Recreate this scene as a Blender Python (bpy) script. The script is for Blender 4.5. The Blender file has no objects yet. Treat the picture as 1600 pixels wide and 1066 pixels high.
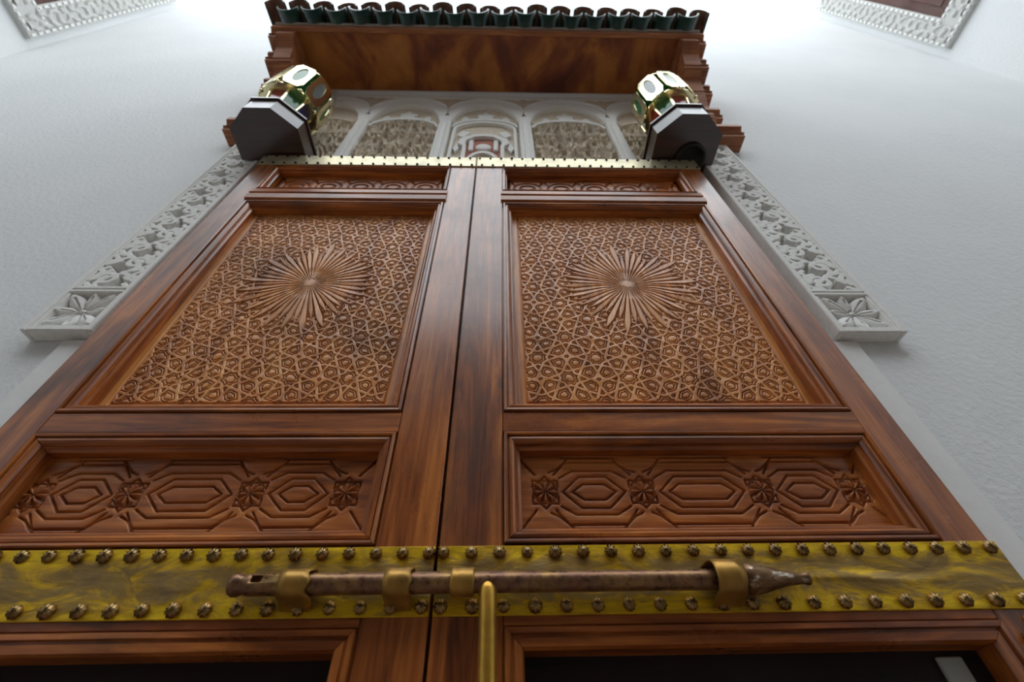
import bpy, bmesh, math, random
import numpy as np
from mathutils import Vector, Matrix
random.seed(7); rng = np.random.default_rng(7)
sc = bpy.context.scene
col = sc.collection
PI = math.pi

# ------------------------------------------------------------------ camera
FPX, PITCH, ROLL, YAW = 690.165, 0.80399, -0.0238493, 0.0353999   # focal length in px of a 1600 px wide frame
CAM = Vector((0.0, -0.9, 1.5))
def ray(px, py):
    x = px - 800.0; y = 533.0 - py
    c, s = math.cos(ROLL), math.sin(ROLL); x, y = c*x - s*y, s*x + c*y
    d = (x, FPX*math.cos(PITCH) - y*math.sin(PITCH), FPX*math.sin(PITCH) + y*math.cos(PITCH))
    c, s = math.cos(YAW), math.sin(YAW)
    return Vector((c*d[0] + s*d[1], -s*d[0] + c*d[1], d[2]))
cam = bpy.data.cameras.new('camera'); camo = bpy.data.objects.new('camera', cam); col.objects.link(camo)
fw = ray(800, 533).normalized(); rt = (ray(801, 533) - ray(800, 533)).normalized(); up = rt.cross(fw)
camo.matrix_world = Matrix(((rt.x, up.x, -fw.x, CAM.x), (rt.y, up.y, -fw.y, CAM.y), (rt.z, up.z, -fw.z, CAM.z), (0, 0, 0, 1)))
cam.sensor_fit = 'HORIZONTAL'; cam.sensor_width = 36.0; cam.lens = FPX*36.0/1600.0
cam.clip_start = 0.01
cam.dof.use_dof = True; cam.dof.focus_distance = 1.15; cam.dof.aperture_fstop = 2.6
sc.camera = camo

# ------------------------------------------------------------------ sky, exposure
w = bpy.data.worlds.new('sky'); sc.world = w; w.use_nodes = True
bg = w.node_tree.nodes['Background']; bg.inputs[0].default_value = (0.88, 0.95, 1.0, 1); bg.inputs[1].default_value = 1.0
sc.view_settings.view_transform = 'Standard'; sc.view_settings.look = 'None'
sc.view_settings.exposure = 1.65; sc.view_settings.gamma = 1.0; sc.view_settings.use_curve_mapping = False

# ------------------------------------------------------------------ materials
def material(name):
    m = bpy.data.materials.new(name); m.use_nodes = True
    nt = m.node_tree; b = nt.nodes['Principled BSDF']
    return m, nt, b
def nd(nt, t, **kw):
    n = nt.nodes.new(t)
    for k, v in kw.items(): setattr(n, k, v)
    return n
def ramp(nt, fac, stops):
    r = nd(nt, 'ShaderNodeValToRGB'); e = r.color_ramp.elements
    while len(e) < len(stops): e.new(0.5)
    for i, (p, c) in enumerate(stops):
        e[i].position = p; e[i].color = (c[0], c[1], c[2], 1)
    nt.links.new(fac, r.inputs[0]); return r.outputs[0]
def coords(nt, scale=(1, 1, 1), rand=True):
    tc = nd(nt, 'ShaderNodeTexCoord'); mp = nd(nt, 'ShaderNodeMapping'); mp.inputs['Scale'].default_value = scale
    nt.links.new(tc.outputs['Object'], mp.inputs['Vector'])
    if rand:
        oi = nd(nt, 'ShaderNodeObjectInfo'); mu = nd(nt, 'ShaderNodeVectorMath', operation='SCALE'); 
        cx = nd(nt, 'ShaderNodeCombineXYZ')
        for i in range(3): nt.links.new(oi.outputs['Random'], cx.inputs[i])
        mu.inputs['Scale'].default_value = 37.0
        nt.links.new(cx.outputs[0], mu.inputs[0]); nt.links.new(mu.outputs[0], mp.inputs['Location'])
    return mp.outputs[0]
def noise(nt, vec, scale, detail=6, rough=0.6, dist=0.0):
    n = nd(nt, 'ShaderNodeTexNoise'); n.inputs['Scale'].default_value = scale; n.inputs['Detail'].default_value = detail
    n.inputs['Roughness'].default_value = rough; n.inputs['Distortion'].default_value = dist
    nt.links.new(vec, n.inputs['Vector']); return n.outputs['Fac']
def mix(nt, fac, a, b, mode='MIX'):
    n = nd(nt, 'ShaderNodeMix', data_type='RGBA', blend_type=mode)
    for sock, val in ((n.inputs[0], fac), (n.inputs[6], a), (n.inputs[7], b)):
        if isinstance(val, (int, float)): sock.default_value = val
        elif isinstance(val, tuple): sock.default_value = (val[0], val[1], val[2], 1)
        else: nt.links.new(val, sock)
    return n.outputs[2]
def bump(nt, b, h, strength=0.2, dist=0.002):
    n = nd(nt, 'ShaderNodeBump'); n.inputs['Strength'].default_value = strength; n.inputs['Distance'].default_value = dist
    nt.links.new(h, n.inputs['Height']); nt.links.new(n.outputs[0], b.inputs['Normal'])
def wood(name, grain, c_dark, c_mid, c_light, rough=0.24, stain=(0.02, 0.008, 0.006), amount=0.8, coat=0.2):
    m, nt, b = material(name)
    s = [22.0, 22.0, 22.0]; s[grain] = 1.6
    v = coords(nt, tuple(s)); g = noise(nt, v, 1.0, 8, 0.65, 1.2)
    c = ramp(nt, g, [(0.33, c_dark), (0.5, c_mid), (0.68, c_light)])
    v2 = coords(nt, (3.2, 3.2, 3.2)); st = noise(nt, v2, 1.0, 7, 0.62, 0.4)
    f = ramp(nt, st, [(0.52, (0, 0, 0)), (0.80, (amount,)*3)])
    c2 = mix(nt, f, c, stain)
    s3 = [120.0]*3; s3[grain] = 5.0
    v3 = coords(nt, tuple(s3)); fine = noise(nt, v3, 1.0, 3, 0.5)
    c3 = mix(nt, 0.30, c2, ramp(nt, fine, [(0.35, (0.25, 0.2, 0.2)), (0.6, (1, 1, 1))]), 'MULTIPLY')
    nt.links.new(c3, b.inputs['Base Color'])
    nt.links.new(ramp(nt, st, [(0.3, (rough,)*3), (0.8, (rough + 0.2,)*3)]), b.inputs['Roughness'])
    b.inputs['Coat Weight'].default_value = coat; b.inputs['Coat Roughness'].default_value = 0.16
    bump(nt, b, fine, 0.12, 0.0010)
    return m
def plain(name, c, rough=0.6, metal=0.0, var=0.15, scale=30.0, bmp=0.1):
    m, nt, b = material(name)
    v = coords(nt); n = noise(nt, v, scale, 6)
    cc = ramp(nt, n, [(0.3, tuple(x*(1 - var) for x in c)), (0.7, tuple(min(1, x*(1 + var)) for x in c))])
    nt.links.new(cc, b.inputs['Base Color']); b.inputs['Roughness'].default_value = rough; b.inputs['Metallic'].default_value = metal
    if bmp: bump(nt, b, n, bmp, 0.003)
    return m
M = {}
W0, W1, W2 = (0.13, 0.028, 0.005), (0.36, 0.096, 0.016), (0.62, 0.205, 0.040)
M['wood_v'] = wood('door_wood_vertical', 2, W0, W1, W2, coat=0.6)
M['wood_h'] = wood('door_wood_horizontal', 0, W0, W1, W2)
M['carved'] = wood('carved_wood', 2, (0.40, 0.125, 0.026), (0.70, 0.27, 0.062), (0.82, 0.38, 0.11), 0.30, (0.06, 0.022, 0.014), 0.7, 0.15)
M['carved_h'] = wood('carved_wood_horizontal', 0, (0.20, 0.048, 0.009), (0.44, 0.125, 0.024), (0.64, 0.23, 0.052), 0.28, (0.04, 0.015, 0.01), 0.55, 0.1)
M['dark'] = wood('dark_wood', 0, (0.022, 0.008, 0.005), (0.040, 0.014, 0.009), (0.060, 0.022, 0.014), 0.28, (0.012, 0.007, 0.006), 0.4, 0.6)
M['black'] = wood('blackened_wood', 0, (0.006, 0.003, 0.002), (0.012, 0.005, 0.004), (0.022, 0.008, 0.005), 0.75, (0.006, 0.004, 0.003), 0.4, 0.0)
M['eave'] = wood('eave_wood', 0, (0.20, 0.058, 0.018), (0.36, 0.120, 0.040), (0.50, 0.20, 0.075), 0.5, (0.06, 0.02, 0.012), 0.6, 0.0)
M['shutter'] = wood('shutter_wood', 2, (0.05, 0.015, 0.010), (0.09, 0.028, 0.018), (0.13, 0.04, 0.026), 0.55, (0.03, 0.01, 0.01), 0.4, 0.0)
M['stucco'] = plain('white_stucco', (0.83, 0.82, 0.79), 0.85, 0, 0.06, 60)
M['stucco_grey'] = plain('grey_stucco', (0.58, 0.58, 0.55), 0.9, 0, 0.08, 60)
M['stucco_trim'] = plain('white_plaster_margin', (0.86, 0.86, 0.85), 0.85, 0, 0.03, 40, 0.05)
M['stucco_tan'] = plain('tan_stucco', (0.72, 0.63, 0.50), 0.9, 0, 0.12, 45)
M['stucco_red'] = plain('red_painted_stucco', (0.42, 0.16, 0.11), 0.85, 0, 0.2, 40)
M['hole_shade'] = plain('grey_hole_shade', (0.30, 0.29, 0.26), 0.95, 0, 0.2, 50)  # shade of the carved holes put into the backing's grey
M['mortar'] = plain('grey_mortar', (0.42, 0.36, 0.31), 0.95, 0, 0.2, 50)
M['floor'] = plain('stone_floor', (0.26, 0.21, 0.17), 0.7, 0, 0.2, 6)
M['rear'] = plain('brown_light_blocker', (0.11, 0.075, 0.055), 0.8, 0, 0.3, 5)  # dark colour of the added wall, keeps light off the lower door
M['clay'] = plain('bare_clay', (0.22, 0.11, 0.07), 0.9, 0, 0.3, 20)
M['iron'] = plain('dark_iron', (0.03, 0.025, 0.022), 0.5, 0.6, 0.3, 60)
M['grey_plate'] = plain('pale_grey_plate', (0.40, 0.42, 0.40), 0.6, 0, 0.05, 20)

m, nt, b = material('white_plaster_wall')
v = coords(nt, rand=False); n1 = noise(nt, v, 55, 4, 0.55); n2 = noise(nt, v, 1.3, 4)
nt.links.new(ramp(nt, n2, [(0.3, (0.77, 0.785, 0.79)), (0.7, (0.82, 0.83, 0.83))]), b.inputs['Base Color'])
b.inputs['Roughness'].default_value = 0.9; bump(nt, b, n1, 0.55, 0.006); M['wall'] = m

m, nt, b = material('painted_soffit')                     # faded paint in large brown and ochre patches
v = coords(nt, (1.0, 0.6, 1)); n1 = noise(nt, v, 3.4, 5, 0.55, 0.6); n2 = noise(nt, v, 9.0, 4, 0.5)
c = ramp(nt, n1, [(0.36, (0.15, 0.036, 0.020)), (0.47, (0.28, 0.076, 0.026)), (0.56, (0.46, 0.160, 0.034)), (0.70, (0.56, 0.22, 0.05))])
nt.links.new(mix(nt, 0.35, c, ramp(nt, n2, [(0.35, (0.35, 0.25, 0.22)), (0.6, (1, 1, 1))]), 'MULTIPLY'), b.inputs['Base Color'])
b.inputs['Roughness'].default_value = 0.6; M['soffit'] = m

m, nt, b = material('aged_brass_sheet')                   # bright yellow brass, tarnished brown in patches
v = coords(nt, (2.2, 2.2, 5)); n1 = noise(nt, v, 3.4, 8, 0.68, 1.6); v2 = coords(nt, (9, 9, 60)); n2 = noise(nt, v2, 1.5, 5, 0.6, 0.5)
tc = nd(nt, 'ShaderNodeTexCoord'); sx = nd(nt, 'ShaderNodeSeparateXYZ'); nt.links.new(tc.outputs['Object'], sx.inputs[0])
ab = nd(nt, 'ShaderNodeMath', operation='ABSOLUTE'); nt.links.new(sx.outputs[2], ab.inputs[0])
mm = nd(nt, 'ShaderNodeMapRange'); mm.inputs[1].default_value = 0.018; mm.inputs[2].default_value = 0.052
mm.inputs[3].default_value = 0.11; mm.inputs[4].default_value = -0.10; nt.links.new(ab.outputs[0], mm.inputs[0])
ad = nd(nt, 'ShaderNodeMath', operation='ADD'); nt.links.new(n1, ad.inputs[0]); nt.links.new(mm.outputs[0], ad.inputs[1])
c = ramp(nt, ad.outputs[0], [(0.38, (1.0, 0.67, 0.03)), (0.49, (0.74, 0.45, 0.04)), (0.58, (0.44, 0.28, 0.08)), (0.74, (0.30, 0.20, 0.09))])
c = mix(nt, 0.55, c, ramp(nt, n2, [(0.3, (0.42, 0.34, 0.2)), (0.6, (1, 1, 1))]), 'MULTIPLY')
nt.links.new(c, b.inputs['Base Color']); b.inputs['Metallic'].default_value = 0.75
nt.links.new(ramp(nt, n1, [(0.3, (0.30,)*3), (0.7, (0.5,)*3)]), b.inputs['Roughness'])
bump(nt, b, n1, 0.35, 0.006); M['brass_sheet'] = m

m, nt, b = material('rusty_bolt_metal')
v = coords(nt, (6, 12, 12)); n1 = noise(nt, v, 2.2, 8, 0.65, 0.5); v2 = coords(nt); n2 = noise(nt, v2, 90, 5, 0.6)
c = ramp(nt, n1, [(0.34, (0.44, 0.26, 0.08)), (0.48, (0.32, 0.17, 0.08)), (0.60, (0.22, 0.11, 0.07)), (0.74, (0.42, 0.17, 0.06))])
c = mix(nt, 0.6, c, ramp(nt, n2, [(0.35, (0.3, 0.26, 0.24)), (0.6, (1, 1, 1))]), 'MULTIPLY')
nt.links.new(c, b.inputs['Base Color']); b.inputs['Metallic'].default_value = 0.6
nt.links.new(ramp(nt, n2, [(0.3, (0.22,)*3), (0.7, (0.45,)*3)]), b.inputs['Roughness']); bump(nt, b, n2, 0.35, 0.002); M['bolt'] = m
M['strap'] = plain('brown_brass_strap', (0.42, 0.23, 0.05), 0.38, 0.65, 0.35, 25, 0.25)
M['handle'] = plain('yellow_brass_handle', (0.60, 0.33, 0.05), 0.30, 0.75, 0.3, 18, 0.3)
M['stud'] = plain('aged_brass_stud', (0.34, 0.22, 0.09), 0.27, 0.9, 0.5, 60, 0.2)
M['strip'] = plain('pale_brass_strip', (0.62, 0.55, 0.36), 0.33, 0.6, 0.25, 14, 0.1)
M['gold'] = plain('polished_lantern_brass', (0.96, 0.84, 0.50), 0.14, 1.0, 0.08, 12, 0.0)
m, nt, b = material('worn_bolt_tip')                     # brown metal worn bright in streaks
v = coords(nt, (9, 26, 26)); n1 = noise(nt, v, 3.0, 7, 0.7, 0.6)
nt.links.new(ramp(nt, n1, [(0.40, (0.16, 0.085, 0.04)), (0.56, (0.24, 0.14, 0.07)), (0.66, (0.75, 0.68, 0.60))]), b.inputs['Base Color'])
b.inputs['Metallic'].default_value = 0.85; nt.links.new(ramp(nt, n1, [(0.4, (0.45,)*3), (0.68, (0.18,)*3)]), b.inputs['Roughness']); bump(nt, b, n1, 0.3, 0.002); M['steel'] = m
for nme, c in (('red', (0.42, 0.012, 0.02)), ('green', (0.015, 0.22, 0.05)), ('blue', (0.02, 0.04, 0.16)), ('clear', (0.24, 0.27, 0.25))):
    m, nt, b = material(nme + '_glass'); b.inputs['Base Color'].default_value = (*c, 1); b.inputs['Roughness'].default_value = 0.12
    b.inputs['Transmission Weight'].default_value = 0.35; M['g_' + nme] = m
m, nt, b = material('green_glazed_tile')
v = coords(nt); n1 = noise(nt, v, 14, 5)
nt.links.new(ramp(nt, n1, [(0.3, (0.006, 0.028, 0.024)), (0.55, (0.010, 0.050, 0.040)), (0.75, (0.03, 0.065, 0.045))]), b.inputs['Base Color'])
b.inputs['Roughness'].default_value = 0.22; b.inputs['Coat Weight'].default_value = 0.3; M['tile'] = m

# ------------------------------------------------------------------ mesh helpers
WL = {}
def place(o, parent, loc):
    WL[o.name] = Vector(loc)
    if parent is not None:
        o.parent = parent; o.location = Vector(loc) - WL[parent.name]
    else: o.location = loc
def empty(name, loc, label=None, cat=None, group=None, kind=None):
    o = bpy.data.objects.new(name, None); o.empty_display_size = 0.05; col.objects.link(o); place(o, None, loc)
    tag(o, label, cat, group, kind); return o
def tag(o, label=None, cat=None, group=None, kind=None):
    for k, val in (('label', label), ('category', cat), ('group', group), ('kind', kind)):
        if val: o[k] = val
    return o
def link(name, me, mat, parent=None, smooth=False):
    """mesh in world coordinates -> one object with its origin at the middle of its box"""
    n = len(me.vertices); co = np.empty(n*3, np.float32); me.vertices.foreach_get('co', co); co = co.reshape(-1, 3)
    c = (co.min(0) + co.max(0))/2; co -= c; me.vertices.foreach_set('co', co.ravel()); me.update()
    if smooth:
        me.polygons.foreach_set('use_smooth', np.ones(len(me.polygons), bool))
    me.name = name; me.materials.append(M[mat] if isinstance(mat, str) else mat)
    o = bpy.data.objects.new(name, me); col.objects.link(o); place(o, parent, c); return o
def again(src, name, loc, parent, scale=None, rotz=None):
    o = bpy.data.objects.new(name, src.data); col.objects.link(o); place(o, parent, loc)
    if scale: o.scale = scale
    if rotz is not None: o.rotation_euler = (0, 0, rotz)
    return o
class MB:
    def __init__(s): s.bm = bmesh.new()
    def box(s, x0, x1, y0, y1, z0, z1, bev=0.0):
        r = bmesh.ops.create_cube(s.bm, size=1.0); vs = r['verts']
        for v in vs:
            v.co = ((x0 + x1)/2 + v.co.x*(x1 - x0), (y0 + y1)/2 + v.co.y*(y1 - y0), (z0 + z1)/2 + v.co.z*(z1 - z0))
        if bev:
            es = list({e for v in vs for e in v.link_edges})
            bmesh.ops.bevel(s.bm, geom=es, offset=bev, segments=1, affect='EDGES', profile=0.5)
        return s
    def prism(s, pts, a0, a1, axis):
        """closed outline extruded along an axis; pts are the two other coordinates in axis order"""
        def p3(p, a):
            q = list(p); q.insert(axis, a); return q
        A = [s.bm.verts.new(p3(p, a0)) for p in pts]; B = [s.bm.verts.new(p3(p, a1)) for p in pts]
        n = len(pts)
        s.bm.faces.new(A); s.bm.faces.new(B[::-1])
        for i in range(n): s.bm.faces.new((A[i], B[i], B[(i + 1) % n], A[(i + 1) % n]))
        return s
    def lathe(s, prof, n=24, center=(0, 0, 0), axis=2, cap=True, flute=None):
        """prof: (radius, height) pairs turned about an axis"""
        rings = []
        for r, h in prof:
            ring = []
            for i in range(n):
                a = 2*PI*i/n; rr = r*(flute(a, r, h) if flute else 1)
                q = [rr*math.cos(a), rr*math.sin(a)]; q.insert(axis, h)
                ring.append(s.bm.verts.new([q[k] + center[k] for k in range(3)]))
            rings.append(ring)
        for A, B in zip(rings, rings[1:]):
            for i in range(n): s.bm.faces.new((A[i], A[(i + 1) % n], B[(i + 1) % n], B[i]))
        if cap:
            s.bm.faces.new(rings[0][::-1]); s.bm.faces.new(rings[-1])
        return s
    def strip(s, P, Q, y0, y1):
        """solid band between two open polylines P and Q of (x, z), from y0 to y1"""
        L = [[s.bm.verts.new((p[0], y, p[1])) for p in line] for line in (P, Q) for y in (y0, y1)]
        p0, p1, q0, q1 = L; n = len(P)
        for i in range(n - 1):
            for a, b_ in ((p0, q0), (q0, q1), (q1, p1), (p1, p0)): s.bm.faces.new((a[i], a[i + 1], b_[i + 1], b_[i]))
        s.bm.faces.new((p0[0], q0[0], q1[0], p1[0])); s.bm.faces.new((p0[-1], p1[-1], q1[-1], q0[-1]))
        return s
    def quad(s, *pts):
        s.bm.faces.new([s.bm.verts.new(p) for p in pts]); return s
    def build(s, name, mat, parent=None, smooth=False):
        bmesh.ops.recalc_face_normals(s.bm, faces=s.bm.faces[:])
        me = bpy.data.meshes.new(name); s.bm.to_mesh(me); s.bm.free(); return link(name, me, mat, parent, smooth)
def heightfield(name, x0, x1, z0, z1, y, res, fn, mat, parent=None, smooth=True):
    """carved face: a grid in the x-z plane, pushed towards -y by fn(X, Z)"""
    nx = max(2, int(round((x1 - x0)/res)) + 1); nz = max(2, int(round((z1 - z0)/res)) + 1)
    xs = np.linspace(x0, x1, nx); zs = np.linspace(z0, z1, nz); X, Z = np.meshgrid(xs, zs)
    H = fn(X, Z); co = np.stack([X, y - H, Z], -1).reshape(-1, 3).astype(np.float32)
    i = np.arange((nz - 1)*(nx - 1)); r = i//(nx - 1)*nx + i % (nx - 1)
    f = np.stack([r, r + 1, r + nx + 1, r + nx], -1).astype(np.int32)
    me = bpy.data.meshes.new(name); me.vertices.add(len(co)); me.vertices.foreach_set('co', co.ravel())
    me.loops.add(f.size); me.loops.foreach_set('vertex_index', f.ravel())
    me.polygons.add(len(f)); me.polygons.foreach_set('loop_start', np.arange(0, f.size, 4, dtype=np.int32))
    me.update(calc_edges=True)
    return link(name, me, mat, parent, smooth)
def shift(o, parent, vec):
    c = WL[o.name] + Vector(vec); o.location = c - WL[parent.name]; WL[o.name] = c
def dist_field(X, Z, segs, margin=0.03, ext=0.0):
    D = np.full(X.shape, margin); xs = X[0]; zs = Z[:, 0]
    for ax, az, bx, bz in segs:
        i0, i1 = np.searchsorted(xs, (min(ax, bx) - margin, max(ax, bx) + margin))
        j0, j1 = np.searchsorted(zs, (min(az, bz) - margin, max(az, bz) + margin))
        if i0 >= i1 or j0 >= j1: continue
        x = X[j0:j1, i0:i1]; z = Z[j0:j1, i0:i1]; dx, dz = bx - ax, bz - az; l2 = dx*dx + dz*dz + 1e-12
        t = np.clip(((x - ax)*dx + (z - az)*dz)/l2, -ext, 1 + ext)
        np.minimum(D[j0:j1, i0:i1], np.hypot(x - ax - t*dx, z - az - t*dz), out=D[j0:j1, i0:i1])
    return D
def poly(*pts, closed=False):
    L = list(pts) + ([pts[0]] if closed else [])
    return [(a[0], a[1], b_[0], b_[1]) for a, b_ in zip(L, L[1:])]

# ------------------------------------------------------------------ the courtyard
WY = 0.08                                   # face of the wall; the doors hang in front of it, their face at y = 0
XL, XR, YB, HT = -4.40, 4.60, -5.0, 9.6
tag(MB().box(XL - 0.4, XR + 0.4, YB - 0.4, 0.6, -0.2, 0.0).build('floor', 'floor'), 'pale stone courtyard floor', 'floor', kind='structure')
lx0, lx1, lz0, lz1 = -1.235, 1.020, 3.72, 5.26      # niche of the stucco arcade
AY = WY + 0.055
wf = MB().box(XL - 0.3, lx0, WY, 0.5, 0, HT).box(lx1, XR + 0.3, WY, 0.5, 0, HT).box(lx0, -1.10, WY, 0.5, 0, 3.70).box(0.92, lx1, WY, 0.5, 0, 3.70)
wf.box(lx0, lx1, WY, 0.5, 3.70, lz0).box(lx0, lx1, AY, 0.5, lz0, lz1).box(lx0, lx1, WY, 0.5, lz1, HT).box(-1.10, 0.92, 0.42, 0.5, 0, 3.70)
tag(wf.build('wall_front', 'wall'), 'white plaster wall around the double door', 'wall', kind='structure')
wl_ = tag(MB().box(XL - 0.3, XL, YB, WY, 0, HT).build('wall_left', 'wall'), 'white side wall carrying the window with a carved frame', 'wall', kind='structure')
wr_ = tag(MB().box(XR, XR + 0.3, YB, WY, 0, HT).build('wall_right', 'wall'), 'white side wall across the courtyard from the other window', 'wall', kind='structure')
tag(MB().box(XL - 0.3, XR + 0.3, YB - 0.3, YB, 0, 8.0).build('rear_light_blocker', 'rear'), 'added dark brown light blocker opposite the double door', 'wall', kind='structure')  # invented, out of view; dark and tall to darken the lower door
tag(MB().box(0.985, 1.142, WY - 0.016, WY, 0, 2.505, 0.004).build('trim_1', 'stucco_trim'), 'smooth white plaster margin along the right door leaf', 'trim', kind='structure')
tag(MB().box(-1.345, -1.185, WY - 0.016, WY, 0, 2.505, 0.004).build('trim_2', 'stucco_trim'), 'smooth white plaster margin along the left door leaf', 'trim', kind='structure')

# windows high on the side walls, in carved stucco frames
def lace(X, Z, k=1.0):
    a = np.sin(95*k*X)*np.sin(95*k*Z) + 0.7*np.sin(61*k*(X + Z))*np.sin(61*k*(X - Z)) + 0.4*np.sin(150*k*X + 2*np.sin(70*k*Z))
    return a
def window(name, xw, s, z0, label):
    """s = +1: the wall faces +x; the frame starts at the corner with the front wall and runs towards the viewer"""
    e = empty(name, (xw, -0.7, z0), label, 'window', None, 'structure')
    ya, yb, zt = 0.0, -1.5, z0 + 2.6; bw, bz = 0.215, 0.275
    xf = xw + s*0.05
    fr = MB()
    for (y0, y1, za, zb) in ((ya, ya - bw, z0, zt), (yb, yb + bw, z0, zt), (ya - bw, yb + bw, z0, z0 + bz), (ya - bw, yb + bw, zt - bz, zt)):
        fr.box(min(xw, xf), max(xw, xf), min(y0, y1), max(y0, y1), za, zb)
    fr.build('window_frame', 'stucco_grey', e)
    # two beaded edges and a carved field on each visible member
    bead = MB()
    for (yc, za, zb) in ((ya - 0.022, z0 + 0.02, zt), (ya - bw + 0.02, z0 + bz - 0.02, zt - bz)):
        z = za
        while z < zb: bead.box(min(xf, xf + s*0.010), max(xf, xf + s*0.010), yc - 0.011, yc + 0.011, z, z + 0.05); z += 0.085
    for zc in (z0 + 0.022, z0 + bz - 0.02):
        y = ya - 0.06
        while y > yb: bead.box(min(xf, xf + s*0.010), max(xf, xf + s*0.010), y - 0.03, y, zc - 0.014, zc + 0.014); y -= 0.055
    bead.build('beading', 'stucco', e)
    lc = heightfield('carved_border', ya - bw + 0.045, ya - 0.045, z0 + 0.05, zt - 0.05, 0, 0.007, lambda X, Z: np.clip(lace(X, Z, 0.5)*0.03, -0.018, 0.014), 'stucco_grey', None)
    # the carving is made in the x-z plane, then turned onto the side wall
    lc.rotation_euler = (0, 0, s*PI/2); lc.parent = e
    lc.location = Vector((xf + s*0.004, ya - bw/2, (z0 + zt)/2)) - WL[e.name]
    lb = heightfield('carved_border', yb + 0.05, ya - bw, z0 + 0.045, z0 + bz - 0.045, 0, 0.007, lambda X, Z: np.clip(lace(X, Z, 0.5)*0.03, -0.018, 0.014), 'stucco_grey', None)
    lb.rotation_euler = (0, 0, s*PI/2); lb.parent = e
    lb.location = Vector((xf + s*0.004, (yb + ya - bw)/2, z0 + bz/2)) - WL[e.name]
    sh_y0, sh_y1 = yb + bw, ya - bw; mid = (sh_y0 + sh_y1)/2
    for a, b_ in ((sh_y0, mid - 0.004), (mid + 0.004, sh_y1)):
        sh = MB().box(min(xw, xw + s*0.02), max(xw, xw + s*0.02), a, b_, z0 + bz, zt - bz, 0.003).build('shutter', 'shutter', e)
        for k in range(3):
            zz = z0 + bz + 0.12 + k*0.66
            MB().box(min(xw + s*0.012, xw + s*0.028), max(xw + s*0.012, xw + s*0.028), a + 0.08, b_ - 0.08, zz, zz + 0.5, 0.006).build('panel', 'shutter', sh)
    return e
window('window_1', XL, 1, 6.455, 'shuttered window in a carved stucco frame on the wall beyond the left lantern')
window('window_2', XR, -1, 6.765, 'shuttered window in a carved stucco frame on the wall beyond the right lantern')

# ------------------------------------------------------------------ the double door
XG, XF, XE, XC, XD, XB, XA = -1.193, -1.098, -0.2475, -0.1247, 0.004, 0.900, 0.995
ZBOT, ZL0, ZL1 = 0.03, 0.35, 1.712          # lowest panels
ZB0, ZB1 = 1.727, 1.848                     # brass band
Z3, Z2, Z1, Z5a, Z5b, Z6, ZTOP = 1.850, 2.119, 2.176, 3.300, 3.415, 3.665, 3.780
DEP = 0.044                                 # depth of the carved fields below the stile face
PROF = [(0, 0.012), (0.0035, 0.012), (0.0035, -0.004), (0.006, -0.006), (0.011, -0.005), (0.012, 0.003), (0.015, 0.003), (0.0155, -0.001),
        (0.021, -0.002), (0.026, 0.002), (0.030, 0.008), (0.031, 0.013), (0.034, 0.013), (0.034, 0.016), (0.041, 0.021), (0.043, DEP + 0.004), (0, DEP + 0.004)]
def moulding(parent, x0, x1, z0, z1, prof=PROF):
    """four mitred lengths around an opening"""
    C4 = ((x0, z0, 1, 1), (x1, z0, -1, 1), (x1, z1, -1, -1), (x0, z1, 1, -1))
    for k in range(4):
        a, b_ = C4[k], C4[(k + 1) % 4]; mb = MB()
        g = 0.0006
        dx, dz = np.sign(b_[0] - a[0])*g, np.sign(b_[1] - a[1])*g
        A = [mb.bm.verts.new((a[0] + a[2]*u + dx, y, a[1] + a[3]*u + dz)) for u, y in prof]
        B = [mb.bm.verts.new((b_[0] + b_[2]*u - dx, y, b_[1] + b_[3]*u - dz)) for u, y in prof]
        n = len(prof)
        for i in range(n): mb.bm.faces.new((A[i], A[(i + 1) % n], B[(i + 1) % n], B[i]))
        mb.bm.faces.new(A); mb.bm.faces.new(B[::-1])
        mb.build('moulding', 'wood_h' if k % 2 == 0 else 'wood_v', parent)
MW = 0.043

# carving patterns
def star_net(x0, x1, z0, z1, s, theta):
    """interlace lines over a tiling of octagons and squares"""
    segs = []; T = s*(1 + math.sqrt(2)); cx, cz = (x0 + x1)/2, (z0 + z1)/2
    def cell(px, pz, n, rot):
        ap = s/(2*math.tan(PI/n)); half = PI/n; ang = PI/2 - theta
        dx, dy = -math.cos(ang), math.sin(ang)          # from an edge's middle, heading inward and sideways
        t = ap*math.sin(half)/(dy*math.cos(half) - dx*math.sin(half)); qx, qy = ap + t*dx, t*dy; rq = math.hypot(qx, qy)
        for i in range(n):
            a = rot + 2*PI*i/n; mx, mz = px + ap*math.cos(a), pz + ap*math.sin(a)
            for sg in (1, -1): segs.append((mx, mz, px + rq*math.cos(a + sg*half), pz + rq*math.sin(a + sg*half)))
    ni = int((x1 - x0)/T/2) + 2; nj = int((z1 - z0)/T/2) + 2
    for j in range(-nj, nj + 1):
        for i in range(-ni, ni + 1):
            px, pz = cx + i*T, cz + j*T
            cell(px, pz, 8, 0.0); cell(px + T/2, pz + T/2, 4, PI/4)
    return segs
def stepped(D, knots):
    return np.interp(D, [k[0] for k in knots], [k[1] for k in knots])
PLW, PLH = XB - XD - 2*MW, Z5a - Z1 - 2*MW + 0.03       # size of the large field
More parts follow.
